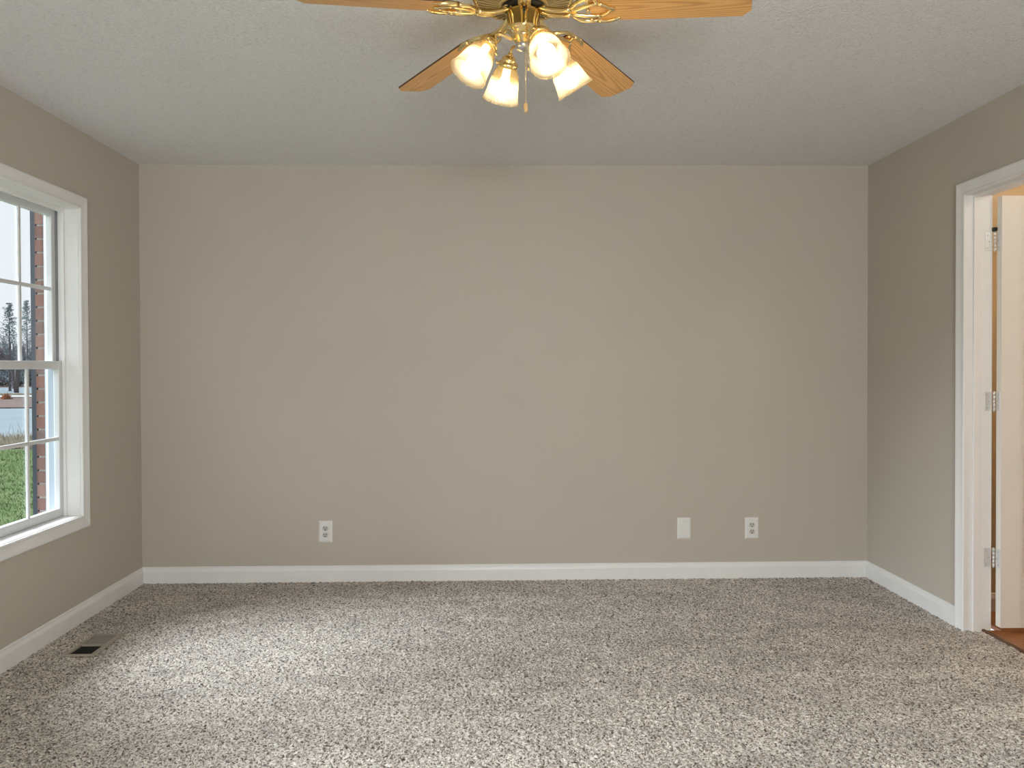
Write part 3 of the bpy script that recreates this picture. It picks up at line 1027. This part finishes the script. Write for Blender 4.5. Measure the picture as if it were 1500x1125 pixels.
# light arms, sockets, shades, bulbs
def shade_bm():
    bm = bmesh.new()
    prof = [(0.0262, 0.000), (0.0275, 0.006), (0.0330, 0.016), (0.0395, 0.030), (0.0440, 0.046), (0.0470, 0.062), (0.0495, 0.078), (0.0525, 0.094), (0.0560, 0.106), (0.0600, 0.115)]
    outer = lathe(bm, prof, 144, None, False, False, True, 36, 0.018)
    inner = lathe(bm, [(r - 0.0028, z) for r, z in prof], 144)
    for (a, b) in ((outer[0], inner[0]), (outer[-1], inner[-1])):
        for i in range(144):
            j = (i + 1) % 144
            f = bm.faces.new((a[i], a[j], b[j], b[i]))
            f.smooth = True
    return bm

for k, deg in enumerate((-22, 68, 158, 248)):
    a = math.radians(deg)
    d = Vector((math.sin(a), math.cos(a), 0))
    cup = Vector(d * 0.098) + Vector((0, 0, rel(2.243)))
    ax = (d * 0.56 - Vector((0, 0, 0.83))).normalized()
    bm = bmesh.new()
    pts = bez(d * 0.025 + Vector((0, 0, rel(2.249))), d * 0.055 + Vector((0, 0, rel(2.238))), d * 0.080 + Vector((0, 0, rel(2.275))), cup, 14)
    tube(bm, pts, 0.0048, 12)
    q = ax.to_track_quat('Z', 'Y').to_matrix().to_4x4()
    arm = build('light_arm', bm, M_brass, fan)
    bm = bmesh.new()
    Mc = Matrix.Translation(cup - ax * 0.004) @ q
    lathe(bm, [(0.001, -0.001), (0.007, 0.000), (0.010, 0.004), (0.010, 0.008), (0.016, 0.011), (0.021, 0.017), (0.0225, 0.023), (0.0215, 0.026), (0.0295, 0.029), (0.0315, 0.033), (0.0315, 0.040), (0.0300, 0.044), (0.0285, 0.044), (0.0285, 0.036), (0.001, 0.034)], 40, Mc)
    for j in range(3):
        aa = 2 * PI * j / 3 + 0.4
        mt = Mc @ Matrix.Rotation(aa, 4, 'Z') @ Matrix.Translation((0.031, 0, 0.0375)) @ Matrix.Rotation(PI / 2, 4, 'Y')
        lathe(bm, [(0.0025, 0), (0.0025, 0.004), (0.0040, 0.0045), (0.0040, 0.0085), (0.0001, 0.009)], 12, mt)
    build('socket_cup', bm, M_brass, arm)
    sh = build('glass_shade', shade_bm(), M_shade, arm)
    sh.matrix_local = Matrix.Translation(cup + ax * 0.032) @ q
    bm = bmesh.new()
    lathe(bm, [(0.012, -0.018), (0.0125, 0.014), (0.016, 0.024), (0.0225, 0.036), (0.0265, 0.048), (0.0270, 0.057), (0.0245, 0.067), (0.018, 0.075), (0.009, 0.0795), (0.0005, 0.0805)], 32)
    bu = build('light_bulb', bm, M_bulb, arm)
    bu.matrix_local = Matrix.Translation(cup + ax * 0.056) @ q

# pull chains
bm = bmesh.new()
cx_, cy_ = 0.004, -0.0535
z = 2.280
z_end = 2.040
while z > z_end:
    lathe(bm, [(0.0002, 0.0012), (0.00115, 0.0005), (0.00115, -0.0005), (0.0002, -0.0012)], 6, Matrix.Translation((cx_, cy_, rel(z))))
    z -= 0.0029
tube(bm, [(cx_, cy_, rel(2.281)), (cx_, cy_, rel(z_end))], 0.0006, 5)
tube(bm, [(cx_, cy_ + 0.006, rel(2.282)), (cx_, cy_ - 0.001, rel(2.281))], 0.003, 10)
pc = build('pull_chain', bm, M_brass, fan)
bm = bmesh.new()
lathe(bm, [(0.0012, 0.002), (0.0042, 0.000), (0.0062, -0.008), (0.0064, -0.016), (0.0050, -0.024), (0.0048, -0.026), (0.0005, -0.027)], 20, Matrix.Translation((cx_, cy_, rel(z_end))))
build('chain_fob', bm, M_fob, pc)
bm = bmesh.new()
cx2, cy2 = 0.012, -0.052
z = 2.280
while z > 2.150:
    lathe(bm, [(0.0002, 0.0012), (0.00115, 0.0005), (0.00115, -0.0005), (0.0002, -0.0012)], 6, Matrix.Translation((cx2, cy2, rel(z))))
    z -= 0.0029
lathe(bm, [(0.0005, 0.0), (0.003, -0.002), (0.0036, -0.012), (0.0005, -0.014)], 12, Matrix.Translation((cx2, cy2, rel(2.150))))
build('pull_chain', bm, M_brass, fan)

# ------------------------------------------------------------------ outside: brick veneer, dark slatted panel
XB0, XB1 = -2.246, -2.199     # outer face and inner edge of the visible brick return
def brick_skin(bm_b, bm_m, y0, y1, z0, z1, left_end, off=0):
    add_box(bm_m, XB0 + 0.007, XL - EXT, y0 + (0.006 if left_end else 0), y1 - 0.006, z0, z1)
    ch = 0.0677
    n = int((z1 - z0) / ch)
    for r in range(n):
        zz = z0 + r * ch
        y = y0 - (0.105 if (r + off) % 2 else 0.0)
        while y < y1:
            a, b = max(y, y0), min(y + 0.200, y1)
            if b - a > 0.02:
                add_box(bm_b, XB0, XL - EXT - 0.001, a, b, zz, zz + 0.0577)
            y += 0.210
bb, mm = bmesh.new(), bmesh.new()
brick_skin(bb, mm, 3.958, 4.80, -0.6, 2.9, True)
brick_skin(bb, mm, 2.2, 3.090, -0.6, 2.9, False, 1)
brick_skin(bb, mm, 3.090, 3.958, -0.6, 0.46, False)
brick_skin(bb, mm, 3.090, 3.958, 2.12, 2.9, False)
wx = build('wall_exterior', bb, M_brick)
tag(wx, 'red brown brick outside the window', 'brick wall', kind='structure')
build('mortar', mm, M_mortar, wx)
bm = bmesh.new()
add_box(bm, XL - EXT - 0.042, XL - EXT + 0.012, 3.949, 3.958, 0.46, 2.12)
add_box(bm, XL - EXT - 0.042, XL - EXT + 0.012, 3.090, 3.099, 0.46, 2.12)
add_box(bm, XL - EXT - 0.042, XL - EXT + 0.012, 3.099, 3.949, 2.05, 2.12)
add_box(bm, XL - EXT - 0.11, XL - EXT + 0.012, 3.099, 3.949, 0.46, 0.52)
tag(build('trim_3', bm, M_ext_shaded), 'white exterior frame of the window', 'window frame', kind='structure')
sh = empty('slatted_panel', (XB0 - 0.001, 3.966, 0.45))
tag(sh, 'dark slate slatted panel mounted on the brick outside the window', 'shutter')
boxes('slatted_panel_frame', [(-0.026, 0, 0, 0.045, 0, 1.68), (-0.026, 0, 0.34, 0.385, 0, 1.68), (-0.026, 0, 0.045, 0.34, 0, 0.06), (-0.026, 0, 0.045, 0.34, 1.62, 1.68), (-0.026, 0, 0.045, 0.34, 0.81, 0.87)], M_slate, sh)
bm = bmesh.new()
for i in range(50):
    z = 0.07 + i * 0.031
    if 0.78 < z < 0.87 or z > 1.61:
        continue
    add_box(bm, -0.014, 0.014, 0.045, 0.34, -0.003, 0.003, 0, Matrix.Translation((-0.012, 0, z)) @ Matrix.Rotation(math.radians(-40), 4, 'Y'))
build('slatted_panel_slats', bm, M_slate, sh)

# ------------------------------------------------------------------ outside: ground bands
GZ = -0.50
def strip(name, d0, d1, z, mat, label, cat, sl=0.0, thick=0.0, parent=None):
    bm = bmesh.new()
    pts = [(-95, d0 + sl * 60), (-2.25, d0 - 0 * sl), (-2.25, d1 - 0 * sl), (-95, d1 + sl * 60)]
    n = 24
    rows = []
    for i in range(n + 1):
        t = i / n
        x = -95 + t * (95 - 2.25)
        ya = d0 + sl * (-x - 22)
        yb = d1 + sl * (-x - 22)
        rows.append((bm.verts.new((x, ya, z)), bm.verts.new((x, yb, z)), bm.verts.new((x, ya, z - 0.3)), bm.verts.new((x, yb, z - 0.3))))
    for i in range(n):
        a, b = rows[i], rows[i + 1]
        bm.faces.new((a[0], b[0], b[1], a[1]))
        bm.faces.new((a[2], b[2], b[0], a[0]))
        bm.faces.new((a[3], b[3], b[1], a[1]))
    return tag(build(name, bm, mat), label, cat, kind='structure')
strip('lawn', -25, 17.2, GZ, M_lawn, 'green lawn outside the window', 'lawn')
strip('planting_bed', 17.2, 20.0, GZ + 0.01, M_litter, 'weedy bed of dry leaves between lawn and road', 'planting bed', -0.03)
strip('road', 20.0, 34.5, GZ - 0.01, M_road, 'pale blue grey road beyond the lawn', 'road', -0.03)
strip('dirt_verge', 34.5, 46, GZ + 0.04, M_dirt, 'brown dirt verge across the road', 'verge', -0.08)
strip('curb', 46, 48, GZ + 0.10, M_curb, 'pale concrete curb beyond the dirt verge', 'curb', -0.08)
strip('far_lawn', 48, 53, GZ + 0.08, M_litter, 'thin dull strip of grass past the curb', 'lawn', -0.08)
strip('far_road', 53, 70, GZ + 0.06, M_road, 'far pale road below the trees', 'road', -0.08)
strip('far_bank', 70, 160, GZ + 0.05, M_dirt, 'brown ground under the far trees', 'ground', -0.08)

# grass blades on the near lawn
bm = bmesh.new()
for i in range(9000):
    Y = random.uniform(7.0, 16.9)
    X = -Y * random.uniform(0.50, 0.72) - random.uniform(0, 0.4)
    h = random.uniform(0.02, 0.06)
    a = random.uniform(0, 2 * PI)
    w = 0.005
    dx, dy = math.cos(a) * w, math.sin(a) * w
    lx, ly = random.uniform(-0.04, 0.04), random.uniform(-0.04, 0.04)
    bm.faces.new([bm.verts.new((X - dx, Y - dy, GZ)), bm.verts.new((X + dx, Y + dy, GZ)), bm.verts.new((X + lx, Y + ly, GZ + h))])
tag(build('grass', bm, M_blade), 'short green grass growing outside the window', 'grass', kind='stuff')
bm = bmesh.new()
for i in range(1600):
    Y = random.uniform(17.1, 20.2)
    X = -Y * random.uniform(0.50, 0.74)
    h = random.uniform(0.05, 0.20) if random.random() < 0.985 else random.uniform(0.3, 0.6)
    tube(bm, [(X, Y, GZ), (X + random.uniform(-0.12, 0.12) * h * 3, Y + random.uniform(-0.1, 0.1), GZ + h)], [0.008, 0.003], 3, False)
tag(build('dry_weeds', bm, M_dry), 'dry weeds along the edge of the road', 'weeds', kind='stuff')

# trees beyond the road
def twig(bm, p, d, L, r, depth, leaves=None, lean=0.35):
    p2 = p + d * L
    tube(bm, [p, p2], [r, r * 0.6], 4 if depth > 1 else 3, False)
    if depth == 0:
        if leaves is not None:
            for q in range(5):
                c = p + d * L * random.random()
                u = Vector((random.uniform(-1, 1), random.uniform(-1, 1), random.uniform(-1, 1))).normalized() * 0.10
                v = u.cross(Vector((random.uniform(-1, 1), random.uniform(-1, 1), 1))).normalized() * 0.04
                leaves.faces.new([leaves.verts.new(c - u), leaves.verts.new(c + v), leaves.verts.new(c + u)])
        return
    n = random.choice((3, 4)) if depth > 1 else 4
    for i in range(n):
        t = random.uniform(0.35, 1.0)
        s = p + d * L * t
        nd = (d + Vector((random.uniform(-1, 1), random.uniform(-1, 1), random.uniform(-0.3, 0.7))) * 0.75).normalized()
        twig(bm, s, nd, L * random.uniform(0.5, 0.75), r * 0.5, depth - 1, leaves)

def bare_tree(x, y, h, label):
    root = empty('bare_tree', (x, y, GZ))
    tag(root, label, 'tree', 'trees across the road')
    bm = bmesh.new()
    for s in range(3):
        twig(bm, Vector((random.uniform(-.1, .1), random.uniform(-.1, .1), 0)), Vector((random.uniform(-.12, .12), random.uniform(-.12, .12), 1)).normalized(), h * 0.40, 0.05, 4)
    build('branches', bm, M_thicket, root)
    bm = bmesh.new()
    tube(bm, [(0, 0, 0), (0.03, 0, h * 0.3)], [0.12, 0.08], 8)
    build('trunk', bm, M_bark, root)

def evergreen(x, y, h, label):
    root = empty('evergreen_tree', (x, y, GZ))
    tag(root, label, 'tree', 'trees across the road')
    bm = bmesh.new()
    tube(bm, [(0, 0, 0), (0, 0, h * 0.97)], [0.10, 0.012], 7)
    build('trunk', bm, M_bark, root)
    bm = bmesh.new()
    nw = int(h / 0.16)
    for i in range(nw):
        z = 0.5 + (h - 0.5) * i / nw
        rr = (1 - (z / h)) ** 0.8 * h * 0.21 + 0.12
        for j in range(11):
            a = random.uniform(0, 2 * PI)
            L = rr * random.uniform(0.6, 1.15)
            tip = Vector((math.cos(a) * L, math.sin(a) * L, z + L * random.uniform(0.1, 0.7)))
            b0_ = Vector((0, 0, z))
            for q in range(6):
                t = random.uniform(0.15, 1)
                c = b0_.lerp(tip, t)
                u = Vector((random.uniform(-1, 1), random.uniform(-1, 1), random.uniform(-0.2, 1))).normalized() * 0.15
                v = Vector((random.uniform(-1, 1), random.uniform(-1, 1), random.uniform(-1, 1))).normalized() * 0.035
                bm.faces.new([bm.verts.new(c - v), bm.verts.new(c + v), bm.verts.new(c + u)])
    build('foliage', bm, M_needle, root)

tx = [(-34.8, 58, 6.5, 0), (-38.1, 64, 6.8, 1), (-39.9, 69.0, 7.6, 0), (-32.0, 54.0, 5.4, 1), (-45.8, 69.5, 8.0, 0), (-50.0, 68.5, 7.2, 1), (-33.5, 65.0, 7.0, 0), (-29.0, 62.0, 6.6, 1)]
TL = ['blue green evergreen rising at the left edge of the upper window panes', 'bare leafless tree standing among the evergreens beyond the road', 'tall blue green evergreen furthest back beyond the road',
      'low bare leafless tree nearest the road', 'blue green evergreen hidden far left beyond the road', 'bare leafless tree far left beyond the road', 'blue green evergreen toward the right behind the brick', 'bare leafless tree furthest right behind the brick']
for i, (x, y, h, kind) in enumerate(tx):
    if kind == 0:
        evergreen(x, y, h, TL[i])
    else:
        bare_tree(x, y, h, TL[i])
# thicket hedge closing the horizon
bm = bmesh.new()
for i in range(5200):
    X = random.uniform(-62, -34)
    Y = 74 + random.uniform(-1.5, 1.5)
    h = random.uniform(1.5, 4.2)
    z0 = GZ + random.uniform(0, 1.5)
    tube(bm, [(X, Y, z0), (X + random.uniform(-.7, .7), Y, GZ + h)], [0.045, 0.015], 3, False)
tag(build('bare_thicket', bm, M_thicket), 'long bare twiggy thicket closing the view beyond the far road', 'thicket', kind='stuff')

# small rust coloured bush on the verge
rb = empty('rusty_bush', (-26.3, 43.5, GZ + 0.04))
tag(rb, 'small rust orange bush on the dirt verge', 'bush')
bm = bmesh.new()
for i in range(500):
    v = Vector((random.gauss(0, 1), random.gauss(0, 1), random.gauss(0, 1))).normalized() * random.uniform(0.1, 0.28)
    v.z = abs(v.z) * 1.1
    u = Vector((random.uniform(-1, 1), random.uniform(-1, 1), random.uniform(-1, 1))) * 0.06
    w_ = Vector((random.uniform(-1, 1), random.uniform(-1, 1), random.uniform(-1, 1))) * 0.09
    bm.faces.new([bm.verts.new(v), bm.verts.new(v + u), bm.verts.new(v + w_)])
build('foliage', bm, M_rust, rb)
bm = bmesh.new()
for i in range(9):
    tube(bm, [(0, 0, 0), (random.uniform(-.3, .3), random.uniform(-.3, .3), 0.5)], [0.012, 0.005], 4)
build('stems', bm, M_bark, rb)
